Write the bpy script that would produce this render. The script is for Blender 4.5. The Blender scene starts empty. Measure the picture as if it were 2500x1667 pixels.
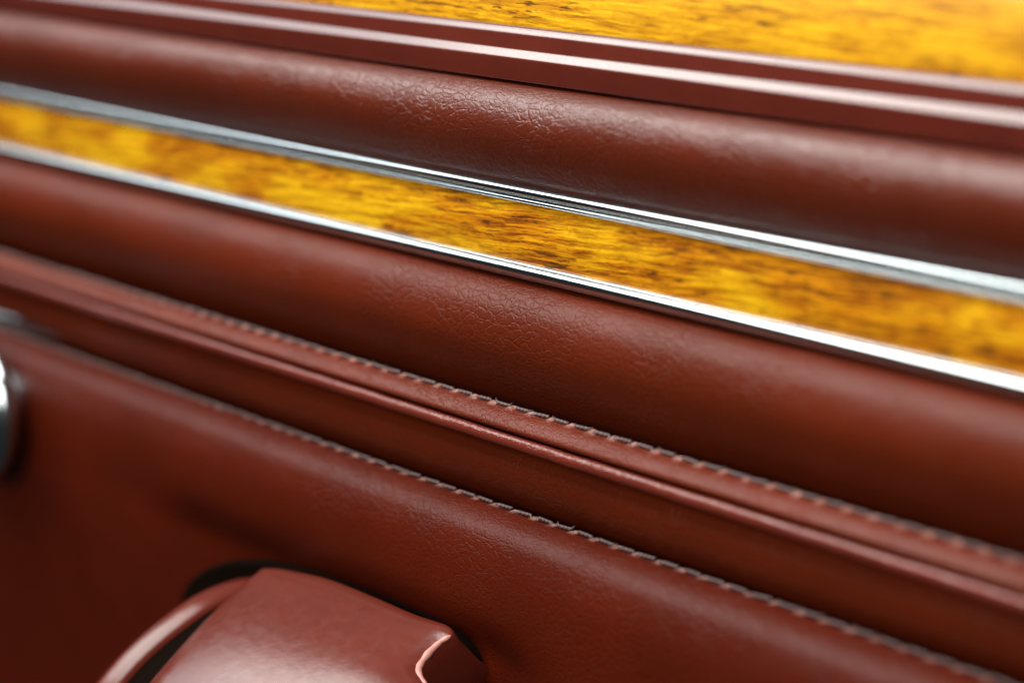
import bpy, bmesh, math, random
from mathutils import Vector, Matrix, noise

random.seed(7)
scene = bpy.context.scene
col = scene.collection
MM = 0.001

# ------------------------------------------------------------------ camera
# x runs along the door, -y points out of the door into the car, z is up
cam_data = bpy.data.cameras.new('camera')
cam = bpy.data.objects.new('camera', cam_data)
col.objects.link(cam)
cam_data.lens = 85
cam_data.sensor_width = 36
cam_data.clip_start = 0.01
cam_data.clip_end = 50
cam_axes = ((0.63314191, 0.77403573, 0.0),
            (-0.17056459, 0.13951758, 0.97541917),
            (0.7550093, -0.61757876, 0.22035752))
rot = Matrix(cam_axes).transposed().to_4x4()
cam.matrix_world = Matrix.Translation((0.37138767, -0.31378585, 0.10839346)) @ rot
cam_data.dof.use_dof = True
cam_data.dof.focus_distance = 0.483
cam_data.dof.aperture_fstop = 7.0
cam_data.dof.aperture_blades = 0
scene.camera = cam

# ------------------------------------------------------------------ light
world = bpy.data.worlds.new('World')
scene.world = world
world.use_nodes = True
bg = world.node_tree.nodes['Background']
bg.inputs['Color'].default_value = (0.85, 0.95, 1.0, 1)
bg.inputs['Strength'].default_value = 0.022


def area(name, loc, target, sx, sy, power, color):
    d = bpy.data.lights.new(name, 'AREA')
    d.shape = 'RECTANGLE'
    d.size, d.size_y = sx, sy
    d.energy = power
    d.color = color
    o = bpy.data.objects.new(name, d)
    col.objects.link(o)
    o.location = loc
    # long side along the door (world x), facing the target
    z = (Vector(loc) - Vector(target)).normalized()
    x = Vector((1, 0, 0)) - z * z.x
    x.normalize()
    o.rotation_euler = Matrix((x, z.cross(x), z)).transposed().to_euler()
    return o


# daylight through the side window above the sill, and an added unseen fill from the front
area('window_light', (-0.20, -0.28, 0.62), (-0.20, -0.1, 0.0), 1.2, 0.46, 16.5, (1.0, 0.98, 0.93))
area('rear_window_light', (-1.15, -0.28, 0.62), (-1.15, -0.1, 0.0), 0.7, 0.46, 4.0, (0.95, 0.98, 1.0))
area('cabin_fill', (0.55, -1.1, 0.42), (0.0, 0.0, 0.0), 1.0, 0.6, 18, (1.0, 0.97, 0.92))

scene.cycles.max_bounces = 5
scene.cycles.diffuse_bounces = 3
scene.cycles.glossy_bounces = 4
scene.cycles.caustics_reflective = False
scene.cycles.use_adaptive_sampling = True
scene.cycles.adaptive_threshold = 0.02

vs = scene.view_settings
vs.view_transform = 'Standard'
vs.look = 'None'
vs.exposure = 0
vs.gamma = 1
vs.use_curve_mapping = False


# ------------------------------------------------------------------ materials
class NT:
    def __init__(self, name):
        m = bpy.data.materials.new(name)
        m.use_nodes = True
        self.m, self.t = m, m.node_tree
        self.b = self.t.nodes['Principled BSDF']

    def n(self, typ, **kw):
        nd = self.t.nodes.new(typ)
        for k, v in kw.items():
            if k in nd.inputs and not hasattr(nd, k):
                nd.inputs[k].default_value = v
            elif hasattr(nd, k):
                setattr(nd, k, v)
            else:
                nd.inputs[k].default_value = v
        return nd

    def l(self, a, b):
        self.t.links.new(a, b)

    def coord(self):
        return self.n('ShaderNodeTexCoord').outputs['Object']

    def mapping(self, vec, scale=(1, 1, 1), rot=(0, 0, 0), loc=(0, 0, 0)):
        mp = self.n('ShaderNodeMapping')
        mp.inputs['Scale'].default_value = scale
        mp.inputs['Rotation'].default_value = rot
        mp.inputs['Location'].default_value = loc
        self.l(vec, mp.inputs['Vector'])
        return mp.outputs[0]

    def noise(self, vec, scale, detail=3, rough=0.5, dist=0.0):
        nd = self.n('ShaderNodeTexNoise')
        nd.inputs['Scale'].default_value = scale
        nd.inputs['Detail'].default_value = detail
        nd.inputs['Roughness'].default_value = rough
        nd.inputs['Distortion'].default_value = dist
        self.l(vec, nd.inputs['Vector'])
        return nd

    def math(self, op, a, b=None, clamp=False):
        nd = self.n('ShaderNodeMath', operation=op)
        nd.use_clamp = clamp
        for i, v in enumerate((a, b)):
            if v is None:
                continue
            if isinstance(v, (int, float)):
                nd.inputs[i].default_value = v
            else:
                self.l(v, nd.inputs[i])
        return nd.outputs[0]

    def rng(self, v, a, b, c=0.0, d=1.0, smooth=True):
        nd = self.n('ShaderNodeMapRange')
        nd.interpolation_type = 'SMOOTHSTEP' if smooth else 'LINEAR'
        for i, x in enumerate((a, b, c, d)):
            nd.inputs[i + 1].default_value = x
        self.l(v, nd.inputs[0])
        return nd.outputs[0]

    def ramp(self, v, stops):
        nd = self.n('ShaderNodeValToRGB')
        e = nd.color_ramp.elements
        while len(e) < len(stops):
            e.new(0.5)
        for el, (p, c) in zip(e, stops):
            el.position = p
            el.color = (*c, 1)
        self.l(v, nd.inputs[0])
        return nd.outputs[0]

    def mix(self, fac, a, b, mode='MIX'):
        nd = self.n('ShaderNodeMix', data_type='RGBA', blend_type=mode)
        for s, v in ((nd.inputs[0], fac), (nd.inputs[6], a), (nd.inputs[7], b)):
            if isinstance(v, (int, float)):
                s.default_value = v
            elif isinstance(v, tuple):
                s.default_value = (*v, 1)
            else:
                self.l(v, s)
        return nd.outputs[2]

    def warp(self, vec, scale, amount, detail=2):
        nz = self.noise(vec, scale, detail)
        sub = self.n('ShaderNodeVectorMath', operation='SUBTRACT')
        self.l(nz.outputs['Color'], sub.inputs[0])
        sub.inputs[1].default_value = (0.5, 0.5, 0.5)
        sc = self.n('ShaderNodeVectorMath', operation='SCALE')
        self.l(sub.outputs[0], sc.inputs[0])
        sc.inputs['Scale'].default_value = amount
        ad = self.n('ShaderNodeVectorMath', operation='ADD')
        self.l(vec, ad.inputs[0])
        self.l(sc.outputs[0], ad.inputs[1])
        return ad.outputs[0]

    def cells(self, vec, scale):
        v = self.n('ShaderNodeTexVoronoi', feature='DISTANCE_TO_EDGE')
        v.inputs['Scale'].default_value = scale
        self.l(vec, v.inputs['Vector'])
        return v.outputs['Distance']


def leather(name, base, rough=0.42, grain=1.0, crease=1.0, seed=0.0, seam=None, ior=1.28):
    t = NT(name)
    co = t.mapping(t.coord(), loc=(seed, seed * 0.7, seed * 1.3))
    w2 = t.warp(co, 170, 0.005, 3)
    pores = t.rng(t.cells(t.mapping(w2, scale=(0.7, 1, 1)), 1200), 0.0, 0.24)
    cr = t.rng(t.cells(t.mapping(w2, scale=(0.5, 1, 1), rot=(0, 0.3, 0)), 620), 0.0, 0.13)
    mask = t.rng(t.noise(co, 60, 2).outputs[0], 0.3, 0.7, 0.35, 1.0)
    soft = t.noise(co, 380, 2, 0.6).outputs[0]
    h = t.math('MULTIPLY', pores, 0.30 * grain)
    h = t.math('ADD', h, t.math('MULTIPLY', soft, 0.55 * grain))
    c1 = t.math('MULTIPLY', t.math('SUBTRACT', cr, 1.0), mask)
    h = t.math('ADD', h, t.math('MULTIPLY', c1, 0.75 * crease))
    bp = t.n('ShaderNodeBump')
    bp.inputs['Strength'].default_value = 1.0
    bp.inputs['Distance'].default_value = 0.00011
    t.l(h, bp.inputs['Height'])
    t.l(bp.outputs[0], t.b.inputs['Normal'])
    v = t.noise(co, 35, 2).outputs[0]
    dark = tuple(c * 0.92 for c in base)
    lite = tuple(min(1, c * 1.08) for c in base)
    c = t.mix(t.rng(v, 0.3, 0.7), dark, lite)
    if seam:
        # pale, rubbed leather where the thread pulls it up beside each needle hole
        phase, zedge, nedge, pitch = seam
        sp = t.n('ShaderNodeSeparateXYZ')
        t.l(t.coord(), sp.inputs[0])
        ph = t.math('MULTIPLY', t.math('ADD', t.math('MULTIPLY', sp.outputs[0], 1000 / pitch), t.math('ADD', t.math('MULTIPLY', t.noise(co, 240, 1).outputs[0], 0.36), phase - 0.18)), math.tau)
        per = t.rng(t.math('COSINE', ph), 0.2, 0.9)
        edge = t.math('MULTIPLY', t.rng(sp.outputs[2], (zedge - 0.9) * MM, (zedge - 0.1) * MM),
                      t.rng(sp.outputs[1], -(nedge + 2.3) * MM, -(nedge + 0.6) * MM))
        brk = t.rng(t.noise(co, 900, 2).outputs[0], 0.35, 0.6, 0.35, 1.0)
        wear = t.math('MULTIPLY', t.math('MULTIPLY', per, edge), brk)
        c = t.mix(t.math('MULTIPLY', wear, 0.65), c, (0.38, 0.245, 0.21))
    t.l(c, t.b.inputs['Base Color'])
    t.b.inputs['Roughness'].default_value = rough
    t.b.inputs['IOR'].default_value = ior
    return t.m


def wood(name, tone=1.0, seed=0.0, tilt=0.05, figure=0.9, spread=1.0):
    t = NT(name)
    co = t.mapping(t.coord(), loc=(seed, 0, seed))
    g = t.mapping(co, rot=(0, tilt, 0))
    g = t.warp(t.warp(g, 50, 0.0012), 420, 0.0005)
    long_ = t.noise(t.mapping(g, scale=(0.036, 1, 1)), 2400, 3, 0.6).outputs[0]
    mid = t.noise(t.mapping(g, scale=(0.06, 1, 1)), 850, 4, 0.65, 0.1).outputs[0]
    fig = t.noise(t.mapping(g, scale=(0.25, 1, 1)), 110, 3, 0.55, 0.3).outputs[0]
    v = t.math('ADD', t.math('MULTIPLY', long_, 0.42), t.math('MULTIPLY', mid, 0.34))
    v = t.math('ADD', v, t.math('MULTIPLY', fig, 0.24))
    v = t.math('ADD', t.math('MULTIPLY', t.math('SUBTRACT', v, 0.53), spread), 0.53)
    c = t.ramp(v, [(0.37, (0.13 * tone, 0.036 * tone, 0.0003)),
                   (0.44, (0.36 * tone, 0.125 * tone, 0.0004)),
                   (0.51, (0.68 * tone, 0.32 * tone, 0.001)),
                   (0.58, (0.95 * tone, 0.54 * tone, 0.005))])
    c = t.mix(t.rng(fig, 0.40, 0.60, figure, 0.0), c, t.mix(1.0, c, (0.94, 0.70, 0.4), 'MULTIPLY'))
    pn = t.noise(t.mapping(g, scale=(0.09, 1, 1), loc=(1, 0, 2)), 1700, 2, 0.5).outputs[0]
    pm = t.rng(fig, 0.40, 0.62, 1.0, 0.15)
    pore = t.math('MULTIPLY', t.rng(pn, 0.58, 0.66), pm)
    c = t.mix(t.math('MULTIPLY', pore, 0.9), c, (0.045, 0.014, 0.002))
    t.l(c, t.b.inputs['Base Color'])
    t.b.inputs['Roughness'].default_value = 0.5
    t.b.inputs['Specular IOR Level'].default_value = 0.2
    t.b.inputs['Coat Weight'].default_value = 0.6
    t.b.inputs['Coat Roughness'].default_value = 0.06
    return t.m


def simple(name, color, rough, metallic=0.0, bump=0.0, bscale=900.0, var=0.0, ior=1.5):
    t = NT(name)
    co = t.coord()
    t.b.inputs['Base Color'].default_value = (*color, 1)
    t.b.inputs['Metallic'].default_value = metallic
    t.b.inputs['IOR'].default_value = ior
    nz = t.noise(co, bscale, 4, 0.6).outputs[0]
    t.l(t.rng(nz, 0.3, 0.7, max(0.02, rough - 0.03), rough + 0.03), t.b.inputs['Roughness'])
    if var:
        big = t.noise(co, 60, 4).outputs[0]
        t.l(t.mix(t.rng(big, 0.3, 0.7), tuple(c * (1 - var) for c in color),
                  tuple(min(1, c * (1 + var)) for c in color)), t.b.inputs['Base Color'])
    if bump:
        bp = t.n('ShaderNodeBump')
        bp.inputs['Strength'].default_value = 1
        bp.inputs['Distance'].default_value = bump
        t.l(nz, bp.inputs['Height'])
        t.l(bp.outputs[0], t.b.inputs['Normal'])
    return t.m


HIDE = (0.071, 0.0084, 0.0014)
M = {
    'leather_upper': leather('leather_upper', HIDE, 0.36, 0.9, 1.0, 0.0, None, 1.54),
    'leather_lower': leather('leather_lower', HIDE, 0.42, 0.75, 1.0, 4.1),
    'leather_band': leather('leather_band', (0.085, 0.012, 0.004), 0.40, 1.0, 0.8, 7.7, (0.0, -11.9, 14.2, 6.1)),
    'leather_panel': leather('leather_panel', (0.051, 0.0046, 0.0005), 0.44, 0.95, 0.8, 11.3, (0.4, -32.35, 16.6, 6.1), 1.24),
    'leather_pipe': leather('leather_pipe', (0.10, 0.016, 0.009), 0.23, 0.8, 0.5, 15.9, None, 1.5),
    'wood_cap': wood('lacquered_wood_cap', 0.62, 3.0, -0.01, 0.25, 0.75),
    'wood': wood('lacquered_wood', 0.70, 0.0, 0.06),
    'chrome': simple('chrome', (0.58, 0.66, 0.69), 0.17, 1.0),
    'plastic': simple('maroon_plastic', (0.068, 0.0105, 0.006), 0.18, 0.0, 0.000002, 1500, 0.08, 1.72),
    'gloss': simple('glossy_maroon_plastic', (0.085, 0.0125, 0.007), 0.24, 0.0, 0.00004, 420, 0.10),
    'worn': simple('worn_pink_plastic', (0.46, 0.20, 0.17), 0.42, 0.0, 0.00008, 700, 0.2),
    'black': simple('shade_black', (0.005, 0.003, 0.0022), 0.8, 0.0, 0.0, 900, 0.0, 1.03),  # matt black painted in for the shade in gaps round the pull
    'thread': simple('charcoal_thread', (0.060, 0.034, 0.033), 0.5, 0.0, 0.00003, 4000, 0.3),
}


# ------------------------------------------------------------------ helpers
def obj(name, me, mat, parent=None, smooth=True):
    o = bpy.data.objects.new(name, me)
    col.objects.link(o)
    if mat is not None and not me.materials:
        me.materials.append(mat)
    if smooth:
        me.polygons.foreach_set('use_smooth', [True] * len(me.polygons))
    if parent is not None:
        o.parent = parent
        w = Vector(parent.location)
        if parent.parent is not None:
            w += Vector(parent.parent.location)
        o.location = -w
    return o


def thing(name, label, cat, loc):
    o = bpy.data.objects.new(name, None)
    o.empty_display_size = 0.01
    col.objects.link(o)
    o.location = loc
    o['label'] = label
    o['category'] = cat
    return o


def spline(pts, sub):
    """Catmull-Rom through (n, z) points."""
    out = []
    k = len(pts)
    for i in range(k - 1):
        p0 = pts[max(i - 1, 0)]
        p1, p2 = pts[i], pts[i + 1]
        p3 = pts[min(i + 2, k - 1)]
        for j in range(sub):
            u = j / sub
            out.append(tuple(0.5 * (2 * b + (c - a) * u + (2 * a - 5 * b + 4 * c - d) * u * u
                                    + (3 * b - a - 3 * c + d) * u ** 3)
                             for a, b, c, d in zip(p0, p1, p2, p3)))
    out.append(tuple(pts[-1]))
    return out


def fillet(pts, radii, seg=7):
    """Polyline with rounded corners."""
    out = [pts[0]]
    for i in range(1, len(pts) - 1):
        a, b, c = (Vector(pts[i - 1]), Vector(pts[i]), Vector(pts[i + 1]))
        r = radii[i]
        u, v = (a - b), (c - b)
        d = min(r, u.length * 0.48, v.length * 0.48)
        p, q = b + u.normalized() * d, b + v.normalized() * d
        for j in range(seg + 1):
            s = j / seg
            w = (1 - s) ** 2 * p + 2 * s * (1 - s) * b + s * s * q
            out.append((w.x, w.y))
    out.append(pts[-1])
    return out


X0, X1 = -420.0, 260.0


def sweep(name, prof, mat, parent, step=4.0, disp=None, closed=False):
    """Extrude an (n, z) profile in mm along the door; disp(x, i, s) -> (dn, dz)."""
    nx = int((X1 - X0) / step)
    k = len(prof)
    verts, faces = [], []
    for a in range(nx + 1):
        x = X0 + (X1 - X0) * a / nx
        for i, (n, z) in enumerate(prof):
            dn = dz = 0.0
            if disp:
                dn, dz = disp(x, i / (k - 1), n, z)
            verts.append((x * MM, -(n + dn) * MM, (z + dz) * MM))
    kk = k if closed else k - 1
    for a in range(nx):
        for i in range(kk):
            j = (i + 1) % k
            faces.append((a * k + i, a * k + j, (a + 1) * k + j, (a + 1) * k + i))
    me = bpy.data.meshes.new(name)
    me.from_pydata(verts, [], faces)
    me.update()
    return obj(name, me, mat, parent)


def wavy(amp, seed, sx=0.018, sz=0.06):
    def f(x, s, n, z):
        v = noise.noise((x * sx + seed, z * sz, seed * 2.3)) + 0.4 * noise.noise((x * sx * 3.1, z * sz * 2 + seed, 5.0))
        return amp * v, amp * 0.25 * v
    return f


# ------------------------------------------------------------------ the door panel
door = thing('car_upholstery',
             'maroon leather car door trim with yellow wood strips, chrome beads and stitched seams',
             'door trim', (0.0, 0.0, -0.125))

# wooden sill at the top
sweep('wood_sill', spline([(2.2, 62.72), (2.4, 63.08), (2.0, 66.32), (1.0, 71.14), (-1.5, 77.46), (-6, 83.7), (-14, 89.89)], 4), M['wood_cap'], door, 20)

# two-step plastic moulding
sweep('moulding', fillet([(0, 62.89), (3.0, 63.0), (4.3, 61.71), (5.1, 58.46), (6.6, 56.98),
                          (6.4, 52.43), (1, 51.11)],
                         [0, .5, .55, .35, .55, .35, 0]), M['plastic'], door, 6, wavy(0.035, 77.0, 0.03))

# padded leather rolls
sweep('upper_leather_roll', spline([(-3, 53.43), (-0.5, 52.44), (2.6, 51.9), (6.0, 51.7), (8.6, 51.19), (10.5, 50.08), (12.0, 48.18),
        (13.1, 45.32), (13.0, 42.04), (11.9, 38.52), (10.3, 35.51), (9.0, 33.54), (8.2, 32.51), (7.6,
        31.77), (6, 30.78)], 4),
      M['leather_upper'], door, 3, wavy(0.35, 1.0))

sweep('chrome_bead', spline([(4, 31.29), (8.0, 32.04), (8.65, 32.03), (9.05, 31.8), (9.4, 31.47), (9.6, 31.11), (9.55, 30.68),
        (9.25, 30.27), (8.85, 29.92), (8.5, 29.62), (8.55, 29.51), (8.72, 29.42), (8.88, 29.17), (8.86,
        28.83), (8.6, 28.6), (5, 27.57)], 6),
      M['chrome'], door, 20)
sweep('wood_inlay', spline([(7.6, 29.34), (8.0, 25.93), (8.2, 22.2), (8.0, 18.34), (7.6, 14.83)], 4),
      M['wood'], door, 20)
sweep('chrome_bead', spline([(5, 15.32), (8.1, 16.09), (8.6, 16.07), (8.95, 15.84), (9.35, 15.54), (9.62, 15.2), (9.75, 14.82),
        (9.7, 14.38), (9.4, 13.86), (8.95, 13.39), (8.2, 12.81), (5, 11.64)], 6),
      M['chrome'], door, 20)

sweep('lower_leather_roll', spline([(0, 12.08), (4, 12.19), (7.2, 12.16), (9.6, 11.64), (12, 10.3),
                                    (14.3, 7.71), (15.6, 3.97), (15.5, -0.26), (13.8, -4.69), (11.2, -9.1),
                                    (8.2, -12.87), (4, -16.74), (0, -19.7)], 4),
      M['leather_lower'], door, 3, wavy(0.35, 9.0))

PITCH = 6.1


def pucker(edge_n, edge_z, amp, off, seed):
    base = wavy(0.2, seed)

    def f(x, s, n, z):
        dn, dz = base(x, s, n, z)
        d = math.hypot(n - edge_n, (z - edge_z))
        fall = math.exp(-(d / 1.5) ** 2)
        ph = (x / PITCH + off) % 1.0
        hump = math.exp(-((ph - 0.0 if ph < 0.5 else ph - 1.0) / 0.17) ** 2)
        a = amp * (0.8 + 0.4 * noise.noise((math.floor(x / PITCH + off + .5) * 1.7, seed, 0)))
        return dn + fall * hump * a * 0.5, dz + fall * (hump - 0.35) * a
    return f


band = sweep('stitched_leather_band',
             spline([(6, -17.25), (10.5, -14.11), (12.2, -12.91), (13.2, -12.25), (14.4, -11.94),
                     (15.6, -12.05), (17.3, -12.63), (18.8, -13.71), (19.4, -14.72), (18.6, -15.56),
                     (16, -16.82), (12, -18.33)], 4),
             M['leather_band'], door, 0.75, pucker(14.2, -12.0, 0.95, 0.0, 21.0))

pipe = [(19.1 + 1.25 * math.cos(a * math.tau / 18), -17.21 + 1.3 * math.sin(a * math.tau / 18)) for a in range(18)]
sweep('piping_cord', pipe, M['leather_pipe'], door, 3,
      lambda x, s, n, z: (0.12 * noise.noise((x * 0.12, 3.0, 0)), 0.10 * noise.noise((x * 0.12, 8.0, 0))), closed=True)

sweep('recessed_leather', spline([(4, -18.61), (10, -19.0), (13.6, -19.9), (15.8, -21.8), (16.4, -24.8),
                                  (15.0, -29.4), (11.2, -34.0), (6, -38.06), (0, -42.74)], 4),
      M['leather_lower'], door, 3, wavy(0.3, 31.0))

def hollow(base):
    # dent added round the door pull so the hide there shades off darker
    def f(x, s, n, z):
        dn, dz = base(x, s, n, z)
        ex = max(0.0, abs(x + 42) - 52) / 16
        ez = max(0.0, abs(z + 77) - 14) / 8
        return dn - 5.5 * math.exp(-(ex * ex + ez * ez)), dz
    return f


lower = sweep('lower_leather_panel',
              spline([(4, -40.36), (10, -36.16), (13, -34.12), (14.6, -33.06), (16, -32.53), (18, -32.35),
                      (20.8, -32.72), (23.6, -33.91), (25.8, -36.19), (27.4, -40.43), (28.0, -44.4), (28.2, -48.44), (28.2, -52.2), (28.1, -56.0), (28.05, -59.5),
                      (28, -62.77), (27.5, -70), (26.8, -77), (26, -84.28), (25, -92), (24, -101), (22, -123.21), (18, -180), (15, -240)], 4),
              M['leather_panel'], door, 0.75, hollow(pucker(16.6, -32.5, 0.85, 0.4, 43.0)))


# sewing thread: one three-ply stitch, shared by every copy
def stitch_mesh(length=4.7, r=0.35):
    nl, na = 22, 12
    verts, faces = [], []
    for i in range(nl + 1):
        u = i / nl
        x = (u - 0.5) * length
        e = min(u, 1 - u)
        taper = min(1.0, 0.45 + e * 5)
        dip = -0.75 * (1 - min(1, e / 0.16)) ** 2
        for j in range(na):
            a = j / na * math.tau
            rr = r * taper * (1 + 0.30 * math.cos(3 * (a + u * 9.0)))
            verts.append((x * MM, rr * math.cos(a) * MM, (dip + rr * math.sin(a)) * MM))
    for i in range(nl):
        for j in range(na):
            k = (j + 1) % na
            faces.append((i * na + j, i * na + k, (i + 1) * na + k, (i + 1) * na + j))
    me = bpy.data.meshes.new('stitch')
    me.from_pydata(verts, [], faces)
    me.materials.append(M['thread'])
    me.polygons.foreach_set('use_smooth', [True] * len(me.polygons))
    return me


ST = stitch_mesh()


def sew(parent, n, z, off, x0, x1):
    a = math.ceil(x0 / PITCH + off)
    b = math.floor(x1 / PITCH + off)
    base = Vector(parent.parent.location) + Vector(parent.location)
    first = None
    for k in range(a, b):
        x = (k + 0.5 - off) * PITCH
        o = bpy.data.objects.new('stitch', ST) if first is None else first.copy()
        first = first or o
        col.objects.link(o)
        o.parent = parent
        p = Vector((x + random.uniform(-.12, .12), -(n + random.uniform(-.08, .08)), z + random.uniform(-.05, .05))) * MM
        o.location = p - base
        o.rotation_euler = (random.uniform(-3, 3), math.radians(random.uniform(-1.5, 2.5)), math.radians(random.uniform(1, 6)))


sew(band, 14.7, -11.75, 0.0, -330, 190)
sew(lower, 17.0, -32.15, 0.4, -330, 190)


# ------------------------------------------------------------------ door pull
def curve_at(pts, u):
    """point at parameter u (0..1) by arc length on a polyline"""
    L = [0]
    for a, b in zip(pts, pts[1:]):
        L.append(L[-1] + (Vector(b) - Vector(a)).length)
    t = u * L[-1]
    for i in range(len(pts) - 1):
        if t <= L[i + 1] or i == len(pts) - 2:
            w = (t - L[i]) / max(1e-9, L[i + 1] - L[i])
            return Vector(pts[i]).lerp(Vector(pts[i + 1]), w)


def smooth3(pts, sub=5):
    return spline(pts, sub)


pull = thing('door_pull', 'glossy maroon plastic door pull with a worn pink corner below the lower seam',
             'door handle', (-0.02, -0.028, -0.075))
left = smooth3([(-49.8, -39.2, -54.5), (-49.9, -42.8, -56.2), (-49.3, -48.0, -58.7), (-47.1, -57.7, -63.4), (-43.9, -67.9, -68.3),
                (-42.1, -73.0, -70.8), (-38.0, -81.4, -74.9)])
right = smooth3([(6.6, -32.0, -54.3), (8.1, -33.0, -54.9), (7.6, -35.2, -55.9), (8.3, -39.4, -57.9),
                 (10.3, -42.7, -59.5), (15.0, -44.5, -60.6), (20.4, -46.1, -61.7), (26.0, -52.3, -65.2)])
back = smooth3([(-49.8, -39.2, -54.5), (-46.3, -37.7, -54.0), (-41.2, -36.4, -53.7), (-31.7, -34.6, -53.4), (-18.3, -33.6, -53.7),
                (-5.0, -32.9, -54.1), (2.1, -32.0, -54.1), (4.8, -31.7, -54.1), (6.6, -32.0, -54.3)])
front = smooth3([(-38.0, -81.4, -74.9), (-15, -76, -74.0), (8, -66, -71.0), (26.0, -52.3, -65.2)])
UP = Vector((0.05, -0.42, 0.905)).normalized()


def coons(nu, nv):
    g = []
    for j in range(nv + 1):
        v = j / nv
        row = []
        for i in range(nu + 1):
            u = i / nu
            p = ((1 - v) * curve_at(back, u) + v * curve_at(front, u)
                 + (1 - u) * curve_at(left, v) + u * curve_at(right, v)
                 - ((1 - u) * (1 - v) * Vector(back[0]) + u * (1 - v) * Vector(back[-1])
                    + (1 - u) * v * Vector(front[0]) + u * v * Vector(front[-1])))
            dome = (1 - (2 * u - 1) ** 4) * (1 - (2 * v - 1) ** 2) * 2.2
            # the skin rolls over towards the edges
            d = min(u * 56, v * 40, (1 - u) * 56)
            p = p + UP * (dome - 0.5 * math.exp(-(d / 1.4) ** 2))
            row.append(p)
        g.append(row)
    return g


nu, nv = 44, 36
grid = coons(nu, nv)
bm = bmesh.new()
top = [[bm.verts.new(p * MM) for p in row] for row in grid]
loop = ([top[0][i] for i in range(nu)] + [top[j][nu] for j in range(nv)]
        + [top[nv][i] for i in range(nu, 0, -1)] + [top[j][0] for j in range(nv, 0, -1)])
cen = Vector((-16, -54, -63)) * MM
for j in range(nv):
    for i in range(nu):
        bm.faces.new((top[j][i], top[j + 1][i], top[j + 1][i + 1], top[j][i + 1]))
prev = loop
# rounded lip, then the wall down and back towards the panel
steps = [(0.35, (0, 0.10, -0.15)), (0.6, (0, 0.35, -0.55)), (0.6, (0, 2.0, -3.0)), (0.2, (0, 8.0, -9.0)), (-2, (0, 16, -12.0))]
for out, off in steps:
    cur = []
    for v in loop:
        d = (v.co - cen)
        d = d - d.dot(UP) * UP
        d.normalize()
        cur.append(bm.verts.new(v.co + d * out * MM + Vector(off) * MM))
    m = len(loop)
    for i in range(m):
        bm.faces.new((prev[(i + 1) % m], prev[i], cur[i], cur[(i + 1) % m]))
    prev = cur
bmesh.ops.recalc_face_normals(bm, faces=bm.faces)
me = bpy.data.meshes.new('grip_cover')
bm.to_mesh(me)
bm.free()
cover = obj('grip_cover', me, M['gloss'], pull)

# worn edge: a thin rubbed rim along the hooked end
rim = [Vector(p) for p in right[4:34]]
rv, rf = [], []
na = 8
for i, p in enumerate(rim):
    t = (rim[min(i + 1, len(rim) - 1)] - rim[max(i - 1, 0)]).normalized()
    a = t.cross(Vector((1, 0, 0.2))).normalized()
    b = t.cross(a)
    u = i / (len(rim) - 1)
    r = (0.25 + 0.75 * math.sin(math.pi * min(1, u * 1.15)) ** 0.7 if u < 0.87 else 0.2) * (1.15 + 0.5 * noise.noise((i * .45, 2, 0)))
    for j in range(na):
        q = p + (a * math.cos(j / na * math.tau) + b * math.sin(j / na * math.tau)) * r * 0.7 - UP * 0.9
        rv.append(q * MM)
for i in range(len(rim) - 1):
    for j in range(na):
        k = (j + 1) % na
        rf.append((i * na + j, i * na + k, (i + 1) * na + k, (i + 1) * na + j))
me = bpy.data.meshes.new('worn_edge')
me.from_pydata(rv, [], rf)
o = obj('worn_edge', me, M['worn'], pull)
o['label'] = 'pale pink rubbed edge at the hooked end'

# end flange left of the grip: a plate with an arched top edge
arch = smooth3([(-24, -63.5), (-31, -61.6), (-38, -60.8), (-47, -62.0), (-55, -65.0), (-63, -69.0),
                (-70, -73.8), (-76, -79.6), (-80, -87.0), (-81, -98.0)], 5)
secs = [(-64.2, 4.6), (-65.0, 2.6), (-64.6, 1.2), (-63.4, 0.4), (-61.8, 0.0), (-60.0, 0.1), (-58.4, 0.6), (-57.4, 1.5), (-57.2, 2.8), (-57.2, 12.0)]
rv, rf = [], []
for i, (y, z) in enumerate(arch):
    ya, za = arch[max(i - 1, 0)]
    yb, zb = arch[min(i + 1, len(arch) - 1)]
    t = Vector((0, yb - ya, zb - za)).normalized()
    inn = Vector((0, -t.z, t.y))
    if inn.z > 0:
        inn = -inn
    for x, dpt in secs:
        rv.append((Vector((x, y, z)) + inn * dpt) * MM)
k = len(secs)
for i in range(len(arch) - 1):
    for j in range(k - 1):
        rf.append((i * k + j, i * k + j + 1, (i + 1) * k + j + 1, (i + 1) * k + j))
me = bpy.data.meshes.new('end_flange')
me.from_pydata(rv, [], rf)
obj('end_flange', me, M['gloss'], pull)

# added black sheet standing in for shade between the flange and the grip
rv, rf = [], []
slot_secs = [(-57.3, 2.2), (-56.5, 2.8), (-54.0, 3.4), (-50.5, 3.8), (-47.0, 5.0)]
for i, (y, z) in enumerate(arch):
    ya, za = arch[max(i - 1, 0)]
    yb, zb = arch[min(i + 1, len(arch) - 1)]
    t = Vector((0, yb - ya, zb - za)).normalized()
    inn = Vector((0, -t.z, t.y))
    if inn.z > 0:
        inn = -inn
    for x, dpt in slot_secs:
        rv.append((Vector((x, y, z)) + inn * dpt) * MM)
k = len(slot_secs)
for i in range(len(arch) - 1):
    for j in range(k - 1):
        rf.append((i * k + j, i * k + j + 1, (i + 1) * k + j + 1, (i + 1) * k + j))
me = bpy.data.meshes.new('slot_shade')
me.from_pydata(rv, [], rf)
obj('slot_shade', me, M['black'], pull)

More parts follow.
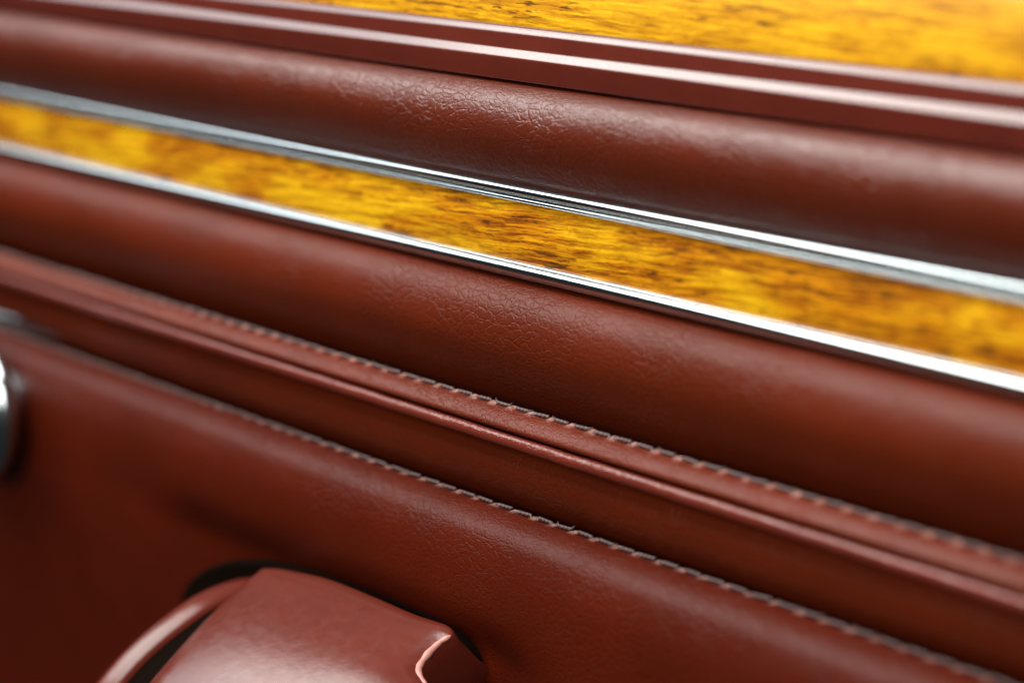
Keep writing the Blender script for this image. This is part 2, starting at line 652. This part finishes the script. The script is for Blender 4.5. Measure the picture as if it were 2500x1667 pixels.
# added black plate that mimics the shadow on the leather round the pull
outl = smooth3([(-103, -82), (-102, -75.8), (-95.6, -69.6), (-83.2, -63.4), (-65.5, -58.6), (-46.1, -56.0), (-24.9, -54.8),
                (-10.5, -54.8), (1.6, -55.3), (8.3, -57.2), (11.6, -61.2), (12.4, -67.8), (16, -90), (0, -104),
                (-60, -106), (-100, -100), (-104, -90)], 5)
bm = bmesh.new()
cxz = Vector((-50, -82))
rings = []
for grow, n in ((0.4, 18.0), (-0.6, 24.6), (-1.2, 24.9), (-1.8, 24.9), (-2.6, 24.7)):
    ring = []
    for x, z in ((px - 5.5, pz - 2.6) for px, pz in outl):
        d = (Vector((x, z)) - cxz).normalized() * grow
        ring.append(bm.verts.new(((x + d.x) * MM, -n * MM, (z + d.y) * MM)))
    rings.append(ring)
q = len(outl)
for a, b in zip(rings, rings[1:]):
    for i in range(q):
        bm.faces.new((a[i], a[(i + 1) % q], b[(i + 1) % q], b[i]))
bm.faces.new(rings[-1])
bmesh.ops.recalc_face_normals(bm, faces=bm.faces)
me = bpy.data.meshes.new('pull_shade')
bm.to_mesh(me)
bm.free()
obj('pull_shade', me, M['black'], pull)

# ------------------------------------------------------------------ chrome knob at the far end
knob = thing('chrome_knob', 'round polished chrome knob on the lower leather panel, cut by the picture edge', 'dial',
             (-0.187, -0.028, -0.0455))


def lathe(name, prof, mat, parent, seg=56):
    """(radius, out) profile in mm about the knob's axis, which points out of the door"""
    verts, faces = [], []
    k = len(prof)
    for i in range(seg):
        a = i / seg * math.tau
        for r, d in prof:
            verts.append((-0.187 + r * MM * math.cos(a), -0.028 - d * MM, -0.0455 + r * MM * math.sin(a)))
    for i in range(seg):
        j = (i + 1) % seg
        for q in range(k - 1):
            faces.append((i * k + q, i * k + q + 1, j * k + q + 1, j * k + q))
    me = bpy.data.meshes.new(name)
    me.from_pydata(verts, [], faces)
    bm = bmesh.new()
    bm.from_mesh(me)
    bmesh.ops.remove_doubles(bm, verts=bm.verts, dist=1e-6)
    bmesh.ops.recalc_face_normals(bm, faces=bm.faces)
    bm.to_mesh(me)
    bm.free()
    return obj(name, me, mat, parent)


lathe('stem', [(9, -1), (9, 4), (8, 5), (8, 8)], M['chrome'], knob)
lathe('rim', spline([(8, 6), (16, 5.6), (19, 6.6), (20.4, 9.0), (19.4, 11.4), (17, 12.8), (14.4, 12.8), (13.2, 11.6)], 5), M['chrome'], knob)
lathe('cap', spline([(13.15, 10.8), (11, 12.6), (7, 13.8), (3, 14.3), (0.0001, 14.4)], 4), M['chrome'], knob)

# ------------------------------------------------------------------ tapered chrome tip lying in the recess
tip = thing('chrome_lever', 'tapered chrome lever tip in the recess above the chrome knob, at the left edge', 'lever',
            (-0.220, -0.012, -0.033))
path = smooth3([(-227.5, -15.2, -30.8), (-213.6, -15.0, -30.6), (-191.5, -14.5, -29.4), (-169.4, -13.5, -29.6)], 6)
rv, rf = [], []
na = 14
for i, p in enumerate(path):
    u = i / (len(path) - 1)
    r = 2.8 * (1 - u ** 1.6) ** 0.8 + 0.15
    for j in range(na):
        a = j / na * math.tau
        rv.append(((p[0]) * MM, (p[1] + 0.6 * r * math.cos(a)) * MM, (p[2] + r * math.sin(a)) * MM))
for i in range(len(path) - 1):
    for j in range(na):
        k = (j + 1) % na
        rf.append((i * na + j, i * na + k, (i + 1) * na + k, (i + 1) * na + j))
rf.append(tuple(range(na)))
rf.append(tuple((len(path) - 1) * na + j for j in range(na)))
me = bpy.data.meshes.new('tip')
me.from_pydata(rv, [], rf)
obj('tip', me, M['chrome'], tip)
